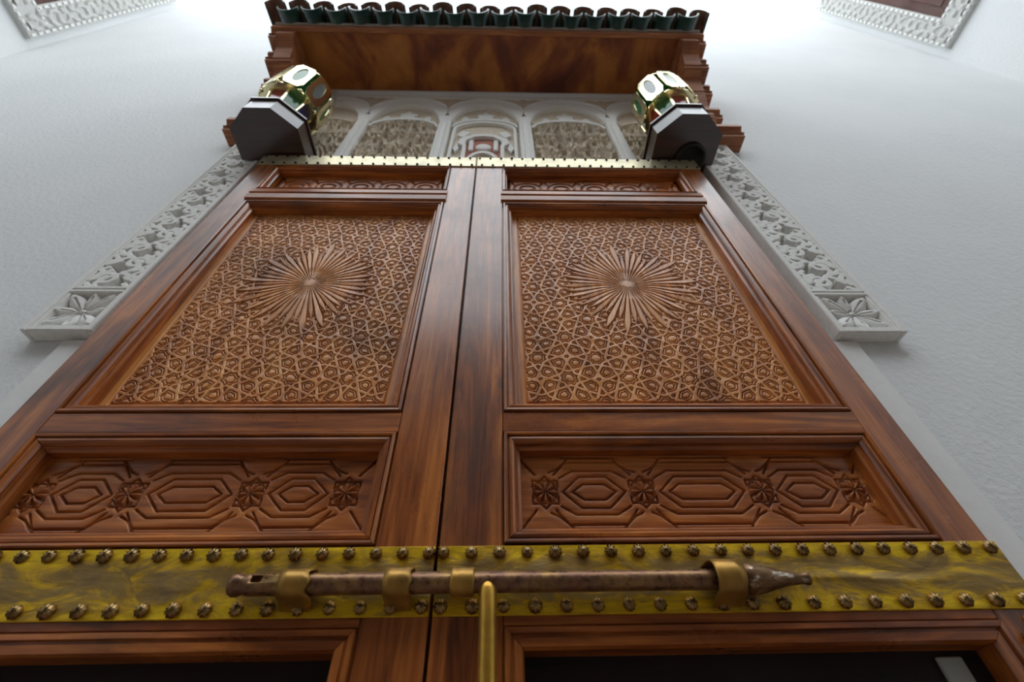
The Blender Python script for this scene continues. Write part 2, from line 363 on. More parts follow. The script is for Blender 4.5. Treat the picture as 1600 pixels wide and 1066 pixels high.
def big_carving(X, Z):
    q = math.radians(45); segs = [(a*math.cos(q) - b_*math.sin(q), a*math.sin(q) + b_*math.cos(q), c*math.cos(q) - d*math.sin(q), c*math.sin(q) + d*math.cos(q)) for a, b_, c, d in star_net(-0.75, 0.75, -0.75, 0.75, 0.050, math.radians(66))]
    def wob(x, z): return x + 0.0028*math.sin(29*z + 11*x), z + 0.0028*math.sin(31*x - 9*z)      # cut by hand
    segs = [(*wob(a, b_), *wob(c, d)) for a, b_, c, d in segs]
    D = dist_field(X, Z, segs, 0.03, 0.42)
    H = stepped(D, [(0, 0.0), (0.0042, 0.0), (0.0054, -0.0090), (0.0062, -0.0090), (0.0080, -0.0004), (0.0108, -0.0004), (0.0120, -0.0070),
                    (0.0128, -0.0070), (0.0148, 0.0), (0.030, 0.0012)])
    wz = 0.0010*np.sin(37*X + 5*np.sin(23*Z))*np.sin(29*Z + 3*np.sin(31*X)); H = H + wz
    zc = 2.775 - (Z1 + MW + PLH/2 - 0.0)
    r = np.hypot(X, Z - zc); th = np.arctan2(Z - zc, X); N = 48; R = 0.250
    k = np.floor((th + PI)/(2*PI)*N).astype(int) % N; jit = rng.uniform(-0.16, 0.16, N); ln = rng.uniform(0.86, 1.08, N)
    u = ((th + PI)/(2*PI)*N) % 1.0 - 0.5
    Rk = R*ln[k]*np.where(k % 2 == 0, 1.0, 0.86)
    halfw = (0.47 + jit[k]*0.18)*np.clip((Rk - r)/(0.22*R), 0, 1)**0.8
    pet = np.clip(1 - (np.abs(u)/np.maximum(halfw, 1e-4))**2, 0, 1)
    ray_h = -0.009 + 0.012*np.clip(pet*2.2, 0, 1)*np.clip(r/0.09, 0.75, 1) + 0.002*(k % 3 - 1)*u
    ray_h = 0.001 + (ray_h - 0.001)*np.clip((r - 0.012)/0.04, 0.0, 1)*1.15
    H = np.where((pet > 0) | (r < 0.62*R), ray_h, H)
    bd = np.minimum(PLW/2 - np.abs(X), PLH/2 - np.abs(Z))       # plain margin with a groove
    H = np.where(bd < 0.026, stepped(bd, [(0, 0.0), (0.018, 0.0), (0.020, -0.006), (0.023, -0.006), (0.026, -0.001)]), H)
    return H
def low_carving(stars, hexes, w_, h_):
    """a row of nested long hexagons between eight-petalled stars"""
    def fn(X, Z):
        segs = []; q = h_/0.20
        for c, a in hexes:
            for (aa, bb, ch) in ((a - 0.022, 0.020*q, 0.026), (a, 0.040*q, 0.040)):
                segs += poly((c - aa, 0), (c - aa + ch, bb), (c + aa - ch, bb), (c + aa, 0), (c + aa - ch, -bb), (c - aa + ch, -bb), closed=True)
            for s in (1, -1):
                segs += poly((c - a - 0.006, s*0.036*q), (c - a + 0.026, s*0.056*q), (c + a - 0.026, s*0.056*q), (c + a + 0.006, s*0.036*q))
                segs += poly((c - a - 0.030, s*0.052*q), (c - a - 0.012, s*0.060*q), (c - a + 0.010, s*0.080*q), (c + a - 0.010, s*0.080*q), (c + a + 0.012, s*0.060*q), (c + a + 0.030, s*0.052*q))
                segs += poly((c - a*0.95, s*0.093*q), (c + a*0.9, s*0.093*q))
        for c in stars:
            pts = []
            for i in range(16):
                r = 0.041 if i % 2 == 0 else 0.031; t = PI/8*i; pts.append((c + r*math.cos(t), r*math.sin(t)*min(1, q)))
            for i in range(16):
                if i not in (0, 7, 8, 15): segs += poly(pts[i], pts[(i + 1) % 16])
            for sx_ in (1, -1):
                for s in (1, -1):
                    segs += poly((c + sx_*0.022, s*0.045*q), (c + sx_*0.058, s*0.092*q))
        D = dist_field(X, Z, segs, 0.02)
        H = stepped(D, [(0, -0.0075), (0.0008, -0.0075), (0.0030, 0.0), (0.010, 0.0008)])
        for c in stars:
            r = np.hypot(X - c, Z); th = np.arctan2(Z, X - c)
            u = (th/(2*PI)*8 + 0.5) % 1.0 - 0.5
            pet = np.clip(1 - np.abs(u)/0.46, 0, 1)*np.clip((0.030 - r)/0.012, 0, 1)
            H = np.where((r < 0.030) & (pet > 0.02), -0.006 + 0.010*np.clip(pet*1.5, 0, 1), np.where(r < 0.026, -0.006, H))
        H = H + 0.0012*np.clip((0.004 - np.abs(Z)), 0, 1)
        return H
    return fn
def oval_carving(w_, h_):
    def fn(X, Z):
        segs = []; n = 5; st = w_/n
        for i in range(n):
            c = -w_/2 + st*(i + 0.5); a = st*0.40
            pts = [(c + a*math.cos(t), h_*0.26*math.sin(t)) for t in np.linspace(0, 2*PI, 15)[:-1]]; segs += poly(*pts, closed=True)
            pts = [(c + a*0.55*math.cos(t), h_*0.12*math.sin(t)) for t in np.linspace(0, 2*PI, 11)[:-1]]; segs += poly(*pts, closed=True)
            for s in (1, -1): segs += poly((c + a*0.9, s*h_*0.14), (c + st*0.5, s*h_*0.4)) + poly((c - a*0.9, s*h_*0.14), (c - st*0.5, s*h_*0.4))
        D = dist_field(X, Z, segs, 0.02)
        return stepped(D, [(0, -0.008), (0.002, -0.008), (0.005, 0), (0.012, 0.0012)])
    return fn

# one stud, shared by every nail on the bands
def stud_mesh():
    mb = MB(); n = 20
    fl = lambda a, r, h: 1 + (0.0 if h < 0.001 or r < 0.003 else 0.13*math.cos(10*a))
    mb.lathe([(0.0122, 0.0), (0.0120, 0.003), (0.0105, 0.0065), (0.0074, 0.0100), (0.0042, 0.0114), (0.0020, 0.0124), (0.0006, 0.0126)], n, flute=fl)
    for v in mb.bm.verts:
        a = math.atan2(v.co.y, v.co.x); rr = math.hypot(v.co.x, v.co.y)
        if 0.003 < rr < 0.0115: v.co.z += 0.0014*math.cos(10*a)
    for v in mb.bm.verts: v.co = (v.co.x, -v.co.z, v.co.y)
    bmesh.ops.recalc_face_normals(mb.bm, faces=mb.bm.faces[:])
    me = bpy.data.meshes.new('stud'); mb.bm.to_mesh(me); mb.bm.free()
    me.polygons.foreach_set('use_smooth', np.ones(len(me.polygons), bool)); me.materials.append(M['stud']); return me
STUD = stud_mesh()
STUDS = bpy.data.meshes.new('small_stud')
mb = MB(); mb.lathe([(0.0065, 0.0), (0.006, 0.004), (0.003, 0.007)], 8)
for v in mb.bm.verts: v.co = (v.co.x, -v.co.z, v.co.y)
bmesh.ops.recalc_face_normals(mb.bm, faces=mb.bm.faces[:])
mb.bm.to_mesh(STUDS); mb.bm.free(); STUDS.materials.append(M['iron'])
def stud(me, parent, x, z, y, name='stud'):
    o = bpy.data.objects.new(name, me); col.objects.link(o); place(o, parent, (x, y, z)); o.rotation_euler = (0, random.uniform(0, 6.28), 0)
    s_ = random.uniform(0.92, 1.06); o.scale = (s_, s_*random.uniform(0.85, 1.1), s_)

big0 = None
def leaf(name, xo, xoi, xii, xi, label):
    """xo outer edge, xoi inner side of the outer stile, xii..xi the meeting stile; runs either way in x"""
    global big0
    lo, hi = min(xo, xi), max(xo, xi); e = empty(name, ((lo + hi)/2, 0.03, ZBOT), label, 'door', 'carved double door leaves', 'structure')
    g = 0.0033 if xi < xo else -0.0033
    xi = xi + g
    p0, p1 = min(xoi, xii), max(xoi, xii)
    MB().box(min(xo, xoi), max(xo, xoi), 0, 0.058, ZBOT, ZTOP, 0.002).build('stile', 'wood_v', e)
    MB().box(min(xi, xii), max(xi, xii), 0, 0.058, ZBOT, ZTOP, 0.002).build('stile', 'wood_v', e)
    for z0, z1 in ((ZBOT, ZL0), (ZL1, Z3), (Z2, Z1), (Z6 - 0.004, ZTOP)):
        MB().box(p0 + 0.0008, p1 - 0.0008, 0, 0.050, z0, z1, 0.0015).build('rail', 'wood_h', e)
    # the upper rail is a proud, moulded bar with bevelled ends
    mb = MB(); pf = [(0.04, Z5a), (0.004, Z5a), (-0.010, Z5a + 0.014), (-0.012, Z5a + 0.045), (-0.006, Z5a + 0.052), (-0.006, Z5a + 0.060), (-0.011, Z5a + 0.068), (-0.008, Z5b - 0.014), (0.004, Z5b), (0.04, Z5b)]
    mb.prism(pf, p0 - 0.006, p1 + 0.006, 0); mb.build('rail', 'wood_h', e)
    MB().box(p0 - 0.01, p1 + 0.01, 0.0585, 0.070, ZBOT, ZTOP - 0.01).build('backing_board', 'wood_v', e)
    # fields and mouldings
    moulding(e, p0, p1, Z1, Z5a); moulding(e, p0, p1, Z3, Z2); moulding(e, p0, p1, Z5b, Z6 - 0.004, [(u*0.6, y) for u, y in PROF])
    c = (p0 + p1)/2; zc = Z1 + MW + PLH/2
    wd = p1 - p0 - 2*MW
    if big0 is None:
        o = heightfield('carved_panel', -PLW/2, PLW/2, -PLH/2, PLH/2, 0, 0.0016, big_carving, 'carved', e)
        shift(o, e, (c, DEP, zc)); big0 = o; o.scale = (wd/PLW, 1, 1)
    else:
        again(big0, 'carved_panel', (c, WL[big0.name].y, zc), e, (-wd/PLW, 1, 1))
    lw, lh = wd + 0.006, Z2 - Z3 - 2*MW + 0.006
    sg = 1 if xi < xo else -1
    st = [0.101, 0.325, 0.601, 0.817]; hx = [(0.213, 0.072), (0.463, 0.098), (0.709, 0.072)]
    if sg > 0: S = [x - c for x in st]; Hh = [(x - c, a) for x, a in hx]
    else:
        st = [-1.034, -0.829, -0.561, -0.350]; hx = [(-0.932, 0.066), (-0.695, 0.092), (-0.455, 0.066)]; S = [x - c for x in st]; Hh = [(x - c, a) for x, a in hx]
    o = heightfield('carved_panel', -lw/2, lw/2, -lh/2, lh/2, 0, 0.0014, low_carving(S, Hh, lw, lh), 'carved_h', e)
    z_ = (Z2 + Z3)/2; shift(o, e, (c, DEP, z_))
    th = Z6 - Z5b - 0.05
    o = heightfield('carved_panel', -lw/2, lw/2, -th/2, th/2, 0, 0.0035, oval_carving(lw, th), 'carved_h', e)
    z_ = (Z5b + Z6)/2; shift(o, e, (c, DEP, z_))
    # deep lowest panel with its heavy frame
    PR2 = [(0, 0.006), (0.003, 0.006), (0.003, -0.006), (0.012, -0.007), (0.014, 0.0), (0.018, 0.0), (0.019, -0.004), (0.032, -0.004), (0.036, 0.004), (0.038, 0.045), (0, 0.045)]
    moulding(e, p0, p1, ZL0, ZL1, PR2)
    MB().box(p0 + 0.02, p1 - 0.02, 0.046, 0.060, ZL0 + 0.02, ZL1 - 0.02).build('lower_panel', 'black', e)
    for zr in (1.60, 1.575):
        MB().box(p0 + 0.045, p1 - 0.045, 0.040, 0.048, zr - 0.008, zr + 0.004, 0.003).build('bead', 'wood_h', e)
    # brass band with two rows of nails
    b0, b1 = (xi, xo + 0.004) if sg > 0 else (xo - 0.004, xi)
    yb = -0.0045
    def dents(X, Z):
        h = 0.0009*np.sin(9*X + 2*np.sin(5*X))*np.cos(Z*40) + 0.0006*np.sin(31*X + 60*Z)
        if sg > 0:                      # the long crease beyond the tip of the bolt
            cz = -0.012 + 0.004*np.sin((X + b0)*22); m_ = np.exp(-((X + (b0 + b1)/2 - 0.72)/0.16)**2)
            h = h + 0.006*m_*np.exp(-((Z - cz)/0.014)**2)*np.where(Z > cz, 1, 0.6)
        ed = (ZB1 - ZB0)/2 - np.abs(Z)
        return h*np.clip(ed/0.02, 0, 1) + 0.0015
    band = MB().box(b0, b1, yb, -0.0002, ZB0, ZB1, 0.001).build('brass_band', 'brass_sheet', e)
    hb = (ZB1 - ZB0)/2
    sheet = heightfield('face_sheet', -(b1 - b0)/2 + 0.001, (b1 - b0)/2 - 0.001, -hb + 0.001, hb - 0.001, 0, 0.004, dents, 'brass_sheet', band)
    shift(sheet, band, ((b0 + b1)/2, yb + 0.001, (ZB0 + ZB1)/2))
    if sg > 0:
        top = np.linspace(-0.1115, 0.978, 21); bot = np.linspace(-0.108, 0.970, 20)
    else:
        top = np.linspace(-0.139, -1.165, 21); bot = np.linspace(-0.142, -1.175, 20)
    for x in top: stud(STUD, band, x, ZB1 - 0.0135, yb - 0.0005)
    for x in bot: stud(STUD, band, x, ZB0 + 0.0145, yb - 0.0005)
    # pale strip along the head of the leaf
    strip = MB().box(b0, b1, -0.006, -0.0002, ZTOP - 0.105, ZTOP + 0.002, 0.002).build('brass_strip', 'strip', e)
    for k, x in enumerate(np.arange(b0 + 0.012, b1 - 0.015, 0.054)):
        stud(STUDS, strip, x, ZTOP - 0.012, -0.006, 'nail'); stud(STUDS, strip, x + 0.013, ZTOP - 0.094, -0.006, 'nail')
    return e
d2 = leaf('door_2', XA, XB, XD, XC, 'carved wooden door leaf crossed by the pointed tip of the bolt')
d1 = leaf('door_1', XG, XF, XE, XC, 'carved wooden door leaf with the eyed end of the bolt')
MB().box(XC - 0.03, XC + 0.03, 0.0595, 0.075, ZBOT, ZTOP - 0.02).build('meeting_strip', 'wood_v', d1)
# a pale plate on the lowest right panel and the brass hinge plate at the edge
MB().box(0.776, 0.823, 0.038, 0.046, 1.42, 1.664, 0.002).build('plate', 'grey_plate', d2)['label'] = 'pale grey plate'
hp = MB().box(0.945, 1.000, -0.006, -0.0003, 1.45, 1.715, 0.002).build('hinge_plate', 'brass_sheet', d2)
mb = MB(); mb.lathe([(0.034, -0.0005), (0.034, -0.012), (0.027, -0.02), (0.020, -0.012), (0.0, -0.012)], 24, (0.965, -0.006, 1.662), 1); mb.build('ring_boss', 'iron', hp, True)
stud(STUD, hp, 0.930, 1.678, -0.002)

# staples that hold the bolt, parts of the leaves
BZ, BY = 1.772, -0.036
def strap(parent, x0, x1, zc, r, low, wav=0.0):
    pts = []; t = 0.0035
    path = [(-0.005, zc + r*1.25)] + [(BY - r*math.cos(a), zc + r*math.sin(a)) for a in np.linspace(math.radians(80), math.radians(-70), 10)] + [(BY + r*0.2, zc - r*1.02), (-0.016, zc - r*1.25), (-0.006, zc - low)]
    path[0] = (-0.005, zc + r*1.02)
    P = np.array(path); T = np.gradient(P, axis=0); T /= np.linalg.norm(T, axis=1)[:, None]; Nn = np.stack([-T[:, 1], T[:, 0]], 1)
    if Nn[5][0] > 0: Nn = -Nn
    O = P + Nn*t; mb = MB(); nx = 5
    grid = []
    for line in (P, O):
        g = []
        for k in range(nx):
            f = k/(nx - 1); row = []
            for i, p in enumerate(line):
                xx = x0 + (x1 - x0)*f + wav*math.sin(i*1.3)*f
                row.append(mb.bm.verts.new((xx, p[0], p[1])))
            g.append(row)
        grid.append(g)
    n = len(P)
    for gi in grid:
        for k in range(nx - 1):
            for i in range(n - 1): mb.bm.faces.new((gi[k][i], gi[k][i + 1], gi[k + 1][i + 1], gi[k + 1][i]))
    a, b_ = grid
    for k in (0, nx - 1):
        for i in range(n - 1): mb.bm.faces.new((a[k][i], a[k][i + 1], b_[k][i + 1], b_[k][i]))
    for i in (0, n - 1):
        for k in range(nx - 1): mb.bm.faces.new((a[k][i], a[k + 1][i], b_[k + 1][i], b_[k][i]))
    return mb.build('staple', 'strap', parent, True)
strap(d1, -0.389, -0.336, BZ, 0.0215, 0.033, 0.004)
strap(d1, -0.206, -0.158, BZ, 0.0215, 0.034, 0.002)
strap(d2, 0.384, 0.436, BZ + 0.002, 0.028, 0.036, 0.001)

# ------------------------------------------------------------------ the sliding bolt
BT = empty('slide_bolt', (-0.02, BY, BZ), 'long rusty sliding bolt lying across the brass bands of both leaves', 'bolt')
R_ = 0.0185
def xlathe(prof, n=28, zc=BZ, ec=BY):
    mb = MB(); mb.lathe([(r, x) for x, r in prof], n, (0, ec, zc), 0); return mb
rod = xlathe([(-0.478, 0.010), (-0.4775, 0.0165), (-0.472, 0.0195), (-0.464, 0.0195), (-0.459, 0.0170), (-0.452, 0.0165), (-0.445, 0.0185), (-0.36, R_), (0.36, 0.0172), (0.44, 0.0172)]).build('rod', 'bolt', BT, True)
cut = MB().box(-0.438, -0.419, -0.2, -0.038, BZ - 0.002, BZ + 0.0105, 0.002).build('cutter', 'bolt')
md = rod.modifiers.new('eye', 'BOOLEAN'); md.operation = 'DIFFERENCE'; md.object = cut; md.solver = 'EXACT'
dg = bpy.context.evaluated_depsgraph_get(); dg.update(); nm = bpy.data.meshes.new_from_object(rod.evaluated_get(dg)); rod.modifiers.clear(); rod.data = nm
bpy.data.objects.remove(cut)
xlathe([(-0.089, 0.0195), (-0.089, 0.0230), (-0.084, 0.0240), (-0.078, 0.0225), (-0.072, 0.0238), (-0.062, 0.0238), (-0.058, 0.0228), (-0.052, 0.0240), (-0.047, 0.0230), (-0.047, 0.0195)]).build('collar', 'strap', BT, True)
xlathe([(0.438, 0.0185), (0.440, 0.0265), (0.448, 0.0285), (0.458, 0.0265), (0.463, 0.0255), (0.476, 0.0235), (0.500, 0.0175), (0.524, 0.0125), (0.546, 0.0098), (0.555, 0.0100), (0.558, 0.0118), (0.562, 0.0118), (0.564, 0.0090)]).build('tip', 'steel', BT, True)
mb = MB()
pth = [((-0.023, BY - 0.001, BZ + 0.002), 0.0150), ((-0.023, BY - 0.003, BZ - 0.014), 0.0170), ((-0.0225, BY - 0.006, BZ - 0.026), 0.0160), ((-0.022, BY - 0.011, BZ - 0.06), 0.0150), ((-0.021, BY - 0.016, BZ - 0.12), 0.0150),
       ((-0.020, BY - 0.016, BZ - 0.20), 0.0150), ((-0.020, BY - 0.016, BZ - 0.27), 0.0160), ((-0.020, BY - 0.016, BZ - 0.30), 0.0175), ((-0.020, BY - 0.016, BZ - 0.31), 0.010)]
rings = []
for (p, r) in pth:
    rings.append([mb.bm.verts.new((p[0] + r*math.cos(a), p[1] + r*math.sin(a), p[2])) for a in np.linspace(0, 2*PI, 21)[:-1]])
for A, B in zip(rings, rings[1:]):
    for i in range(20): mb.bm.faces.new((A[i], A[(i + 1) % 20], B[(i + 1) % 20], B[i]))
mb.bm.faces.new(rings[0]); mb.bm.faces.new(rings[-1][::-1])
mb.build('handle_arm', 'handle', BT, True)

# ------------------------------------------------------------------ carved stucco bars on either side of the door
def scroll_segments(L):
    S = []; p = 0.20; A = 0.038; zz = np.linspace(-L/2, L/2, int(L/0.012))
    vine = [(A*math.sin(2*PI*z/p), z) for z in zz]; S += poly(*vine)
    k = 0; z = -L/2 + p/4
    while z < L/2:
        sg = -1 if k % 2 == 0 else 1
        cx, cz = sg*0.020, z; spir = []
        for t in np.linspace(0, 1, 16):
            a = -sg*PI/2*0 + sg*t*2.6*PI + (PI if sg < 0 else 0); r = 0.034*(1 - 0.74*t)
            spir.append((cx + r*math.cos(a), cz + r*1.05*math.sin(a)))
        S += poly(*spir)
        for (dx, dz, ex, ez) in ((-sg*0.052, 0.028, -sg*0.070, 0.048), (-sg*0.050, -0.030, -sg*0.068, -0.048), (sg*0.055, 0.045, sg*0.072, 0.062), (sg*0.056, -0.042, sg*0.072, -0.058), (sg*0.062, -0.006, sg*0.062, 0.016)):
            S.append((cx*0 + dx, cz + dz, ex, cz + ez)) if True else None
        S.append((sg*0.044, cz - 0.050, sg*0.066, cz - 0.024)); S.append((-sg*0.064, cz - 0.012, -sg*0.064, cz + 0.012))
        S.append((sg*0.030, cz + 0.046, sg*0.058, cz + 0.030)); S.append((-sg*0.020, cz + 0.030, -sg*0.058, cz + 0.012))
        S += poly((-sg*0.050, cz - 0.004), (-sg*0.034, cz + 0.010), (-sg*0.046, cz + 0.022)); S.append((-sg*0.012, cz + 0.040, -sg*0.040, cz + 0.052))
        z += p/2; k += 1
    return S
def stucco_bar(x0, x1, label):
    z0, z1, zs = 2.512, 4.10, 2.715; c = (x0 + x1)/2; yf = 0.030; yb = 0.072
    e = empty('stucco_bar', (c, WY, z0), label, 'wall carving', 'carved stucco bars beside the door')
    MB().box(x0 + 0.017, x1 - 0.017, yb + 0.004, WY, z0 + 0.024, z1 - 0.02).build('backing', 'hole_shade', e)  # darker sheet added so the carved holes look shaded
    bw = 0.017
    for (a, b_, za, zb) in ((x0, x0 + bw, z0, z1), (x1 - bw, x1, z0, z1)): MB().box(a, b_, yf, WY - 0.0005, za, zb, 0.003).build('border', 'stucco', e)
    for (za, zb) in ((z0, z0 + 0.024), (zs - 0.014, zs), (zs + 0.004, zs + 0.018), (z1 - 0.02, z1)): MB().box(x0 + bw, x1 - bw, yf, WY - 0.0005, za, zb, 0.003).build('border', 'stucco', e)
    for (a, b_) in ((x0 + bw, x0 + bw + 0.010), (x1 - bw - 0.010, x1 - bw)):
        for (za, zb) in ((z0 + 0.024, zs - 0.014), (zs + 0.018, z1 - 0.02)): MB().box(a, b_, yf + 0.004, yb + 0.004, za, zb, 0.002).build('inner_border', 'stucco', e)
    iw = (x1 - x0)/2 - bw - 0.010; L = z1 - 0.02 - zs - 0.018
    def scroll(X, Z):
        D = dist_field(X*0.062/iw*1.12, Z, scroll_segments(L), 0.03)
        return stepped(D, [(0, 0.036), (0.0050, 0.0365), (0.0094, 0.034), (0.0106, -0.003), (0.03, -0.003)])
    o = heightfield('scroll_carving', -iw, iw, -L/2, L/2, 0, 0.0028, scroll, 'stucco', e)
    shift(o, e, (c, yb, (z1 - 0.02 + zs + 0.018)/2))
    fh = (zs - 0.014 - z0 - 0.024)/2
    def flower(X, Z):
        x, z = X/iw, Z/fh; r = np.hypot(x, z); th = np.arctan2(z, x)
        u = (th/(2*PI)*8 + 0.5) % 1.0 - 0.5; k = np.floor(th/(2*PI)*8 + 0.5).astype(int) % 2
        R = np.where(k == 0, 1.00, 1.22)
        w_ = 0.56*np.sin(np.clip(r/R, 0, 1)*PI*0.86 + 0.22)
        pet = np.clip(1 - (np.abs(u)/np.maximum(w_, 1e-3))**2, 0, 1)*(r < R)
        h = np.where(pet > 0.0, 0.014 + 0.024*np.sqrt(pet)*(0.35 + 0.65*np.clip(r, 0, 1)), -0.004)
        h = np.where((np.abs(u) < 0.06) & (r < R*0.8), h - 0.006, h)
        h = np.where(r < 0.13, 0.014*np.sqrt(np.clip(1 - (r/0.14)**2, 0, 1)) + 0.014, h)
        for sx_ in (1, -1):
            for sz in (1, -1):
                h = np.maximum(h, -0.004 + 0.034*(np.hypot(x - sx_*0.9, z - sz*0.9) < 0.16))
        h = np.maximum(h, -0.004 + 0.036*((np.abs(x) > 0.93) | (np.abs(z) > 0.93)))
        return h
    o = heightfield('flower_carving', -iw, iw, -fh, fh, 0, 0.0022, flower, 'stucco', e)
    shift(o, e, (c, yb, (zs - 0.014 + z0 + 0.024)/2))
    return e
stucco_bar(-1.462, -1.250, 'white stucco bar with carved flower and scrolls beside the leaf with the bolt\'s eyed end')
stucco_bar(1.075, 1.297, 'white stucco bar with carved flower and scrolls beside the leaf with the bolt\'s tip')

# ------------------------------------------------------------------ stucco arcade above the door
LU = empty('stucco_arcade', (-0.11, AY, 3.72), 'white and tan carved stucco arcade panel between door and canopy', 'wall carving')
MB().box(lx0, lx1, AY - 0.012, AY - 0.0005, lz0, lz1).build('backing', 'stucco_tan', LU)
cols = [-0.913, -0.372, 0.154, 0.733]
ctr = [-1.19, (cols[0] + cols[1])/2, (cols[1] + cols[2])/2, (cols[2] + cols[3])/2, 1.0]
hw_ = [0.277, (cols[1] - cols[0])/2, (cols[2] - cols[1])/2, (cols[3] - cols[2])/2, 0.267]
ZS = 4.62
for x in cols:
    p = MB().box(x - 0.040, x + 0.040, AY - 0.050, AY - 0.012, lz0, ZS + 0.12, 0.006).build('pilaster', 'stucco', LU)
    MB().box(x - 0.017, x + 0.017, AY - 0.060, AY - 0.050, lz0, ZS - 0.03, 0.004).build('fillet', 'stucco', p)
def arc(c, a, b_, z, t0=0.0, t1=PI, n=25, pw=1.0):
    return [(c + a*math.cos(t), z + b_*abs(math.sin(t))**pw) for t in np.linspace(t0, t1, n)]
for c, h in zip(ctr, hw_):
    lim = (max(lx0, c - h), min(lx1, c + h))
    t0, t1 = (0.0, PI)
    if c - h < lx0: t1 = math.acos(max(-1, (lx0 + 0.03 - c)/h))
    if c + h > lx1: t0 = math.acos(min(1, (lx1 - 0.03 - c)/h))
    MB().strip(arc(c, h*0.995, 0.26, ZS + 0.20, t0, t1), arc(c, h - 0.045, 0.34, ZS + 0.01, t0, t1), AY - 0.046, AY - 0.012).build('arch', 'stucco', LU)
    MB().strip(arc(c, h*0.995, 0.285, ZS + 0.20, t0, t1), arc(c, h*0.99, 0.262, ZS + 0.20, t0, t1), AY - 0.058, AY - 0.012).build('arch_edge', 'stucco', LU)
def inside_arch(X, Z, c, a, b_, zs):
    return (np.abs(X - c) < a) & (Z < zs + b_*np.sqrt(np.clip(1 - ((X - c)/a)**2, 0, 1)))
for i in (0, 1, 3, 4):
    c, h = ctr[i], hw_[i]; a = h - 0.046; x0, x1 = max(lx0 + 0.01, c - a), min(lx1 - 0.01, c + a)
    def net(X, Z, c=c, a=a):
        x = np.abs(X - c); q = np.sin(44*x + 1.9*np.sin(15*Z))*np.cos(15*Z + 1.7*np.sin(38*x)) + 0.35*np.cos(74*x)*np.cos(26*Z)
        H = 0.026*np.clip(1.5 - np.abs(np.abs(q) - 0.32)/0.12, 0, 1)
        ins = inside_arch(X, Z, c, a*0.985, 0.13, ZS - 0.07); rim = inside_arch(X, Z, c, a*1.0, 0.155, ZS - 0.07) & ~ins
        return np.where(ins, H, np.where(rim, 0.024, 0.0))
    xm = (x0 + x1)/2
    o = heightfield('lattice', x0, x1, lz0, ZS + 0.10, AY - 0.013, 0.004, net, 'stucco_tan', LU)
# ornament under each arch crown: a lobed boss and two leaf drops on a rim
for i in (1, 2, 3):
    c, h = ctr[i], hw_[i]; a = h - 0.046
    MB().strip(arc(c, a*1.0, 0.165, ZS - 0.07), arc(c, a*0.94, 0.125, ZS - 0.07), AY - 0.040, AY - 0.012).build('inner_arch', 'stucco', LU)
    MB().prism([(c - 0.05, ZS + 0.085), (c - 0.045, ZS + 0.15), (c - 0.065, ZS + 0.18), (c - 0.02, ZS + 0.20), (c, ZS + 0.255), (c + 0.02, ZS + 0.20), (c + 0.065, ZS + 0.18), (c + 0.045, ZS + 0.15), (c + 0.05, ZS + 0.085)], AY - 0.034, AY - 0.011, 1).build('boss', 'stucco', LU)
    for s in (1, -1):
        MB().prism([(c + s*0.125, ZS + 0.06), (c + s*0.115, ZS + 0.13), (c + s*0.145, ZS + 0.165), (c + s*0.165, ZS + 0.11), (c + s*0.155, ZS + 0.045)], AY - 0.028, AY - 0.011, 1).build('leaf', 'stucco', LU)
# the middle bay: horseshoe niche with red painted field
c, a = ctr[2], hw_[2] - 0.046
nx = 0.125
MB().strip([(c - nx, lz0), (c - nx, 4.22), (c - nx - 0.03, 4.26), (c - nx - 0.02, 4.33), (c - 0.07, 4.40), (c, 4.42), (c + 0.07, 4.40), (c + nx + 0.02, 4.33), (c + nx + 0.03, 4.26), (c + nx, 4.22), (c + nx, lz0)],
           [(c - nx + 0.022, lz0), (c - nx + 0.022, 4.22), (c - nx + 0.012, 4.27), (c - nx + 0.02, 4.31), (c - 0.06, 4.365), (c, 4.38), (c + 0.06, 4.365), (c + nx - 0.02, 4.31), (c + nx - 0.012, 4.27), (c + nx - 0.022, 4.22), (c + nx - 0.022, lz0)],
           AY - 0.042, AY - 0.011).build('niche_frame', 'stucco', LU)
MB().prism([(c - nx + 0.02, lz0), (c + nx - 0.02, lz0), (c + nx - 0.02, 4.30), (c + 0.06, 4.37), (c - 0.06, 4.37), (c - nx + 0.02, 4.30)], AY - 0.020, AY - 0.011, 1).build('red_field', 'stucco_red', LU)
MB().strip(arc(c, 0.098, 0.17, 3.97), arc(c, 0.078, 0.14, 3.97), AY - 0.040, AY - 0.018).build('horseshoe_arch', 'stucco', LU)
MB().prism(arc(c, 0.079, 0.142, 3.97), AY - 0.024, AY - 0.018, 1).build('niche_field', 'stucco_tan', LU)
mb = MB(); mb.lathe([(0.046, AY - 0.018), (0.046, AY - 0.034), (0.036, AY - 0.040)], 20, (c, 0, 4.215), 1)
mb.build('roundel', 'stucco', LU)
for s in (1, -1):
    MB().box(c + s*0.075 - 0.014, c + s*0.075 + 0.014, AY - 0.034, AY - 0.018, 4.17, 4.33, 0.004).build('drop', 'stucco', LU)
    for zz in (4.02, 4.22, 4.42):
        MB().prism([(c + s*0.165, zz - 0.07), (c + s*0.145, zz - 0.02), (c + s*0.165, zz + 0.06), (c + s*0.185, zz - 0.02)] if zz < 4.4 else [(c + s*0.13, zz - 0.04), (c + s*0.09, zz + 0.05), (c + s*0.14, zz + 0.07), (c + s*0.17, zz)], AY - 0.032, AY - 0.011, 1).build('leaf', 'stucco', LU)
MB().strip([(c - 0.205, lz0)] + arc(c, 0.205, 0.16, ZS - 0.11)[::-1] + [(c + 0.205, lz0)], [(c - 0.187, lz0)] + arc(c, 0.187, 0.135, ZS - 0.11)[::-1] + [(c + 0.187, lz0)], AY - 0.036, AY - 0.011).build('bay_frame', 'stucco', LU)
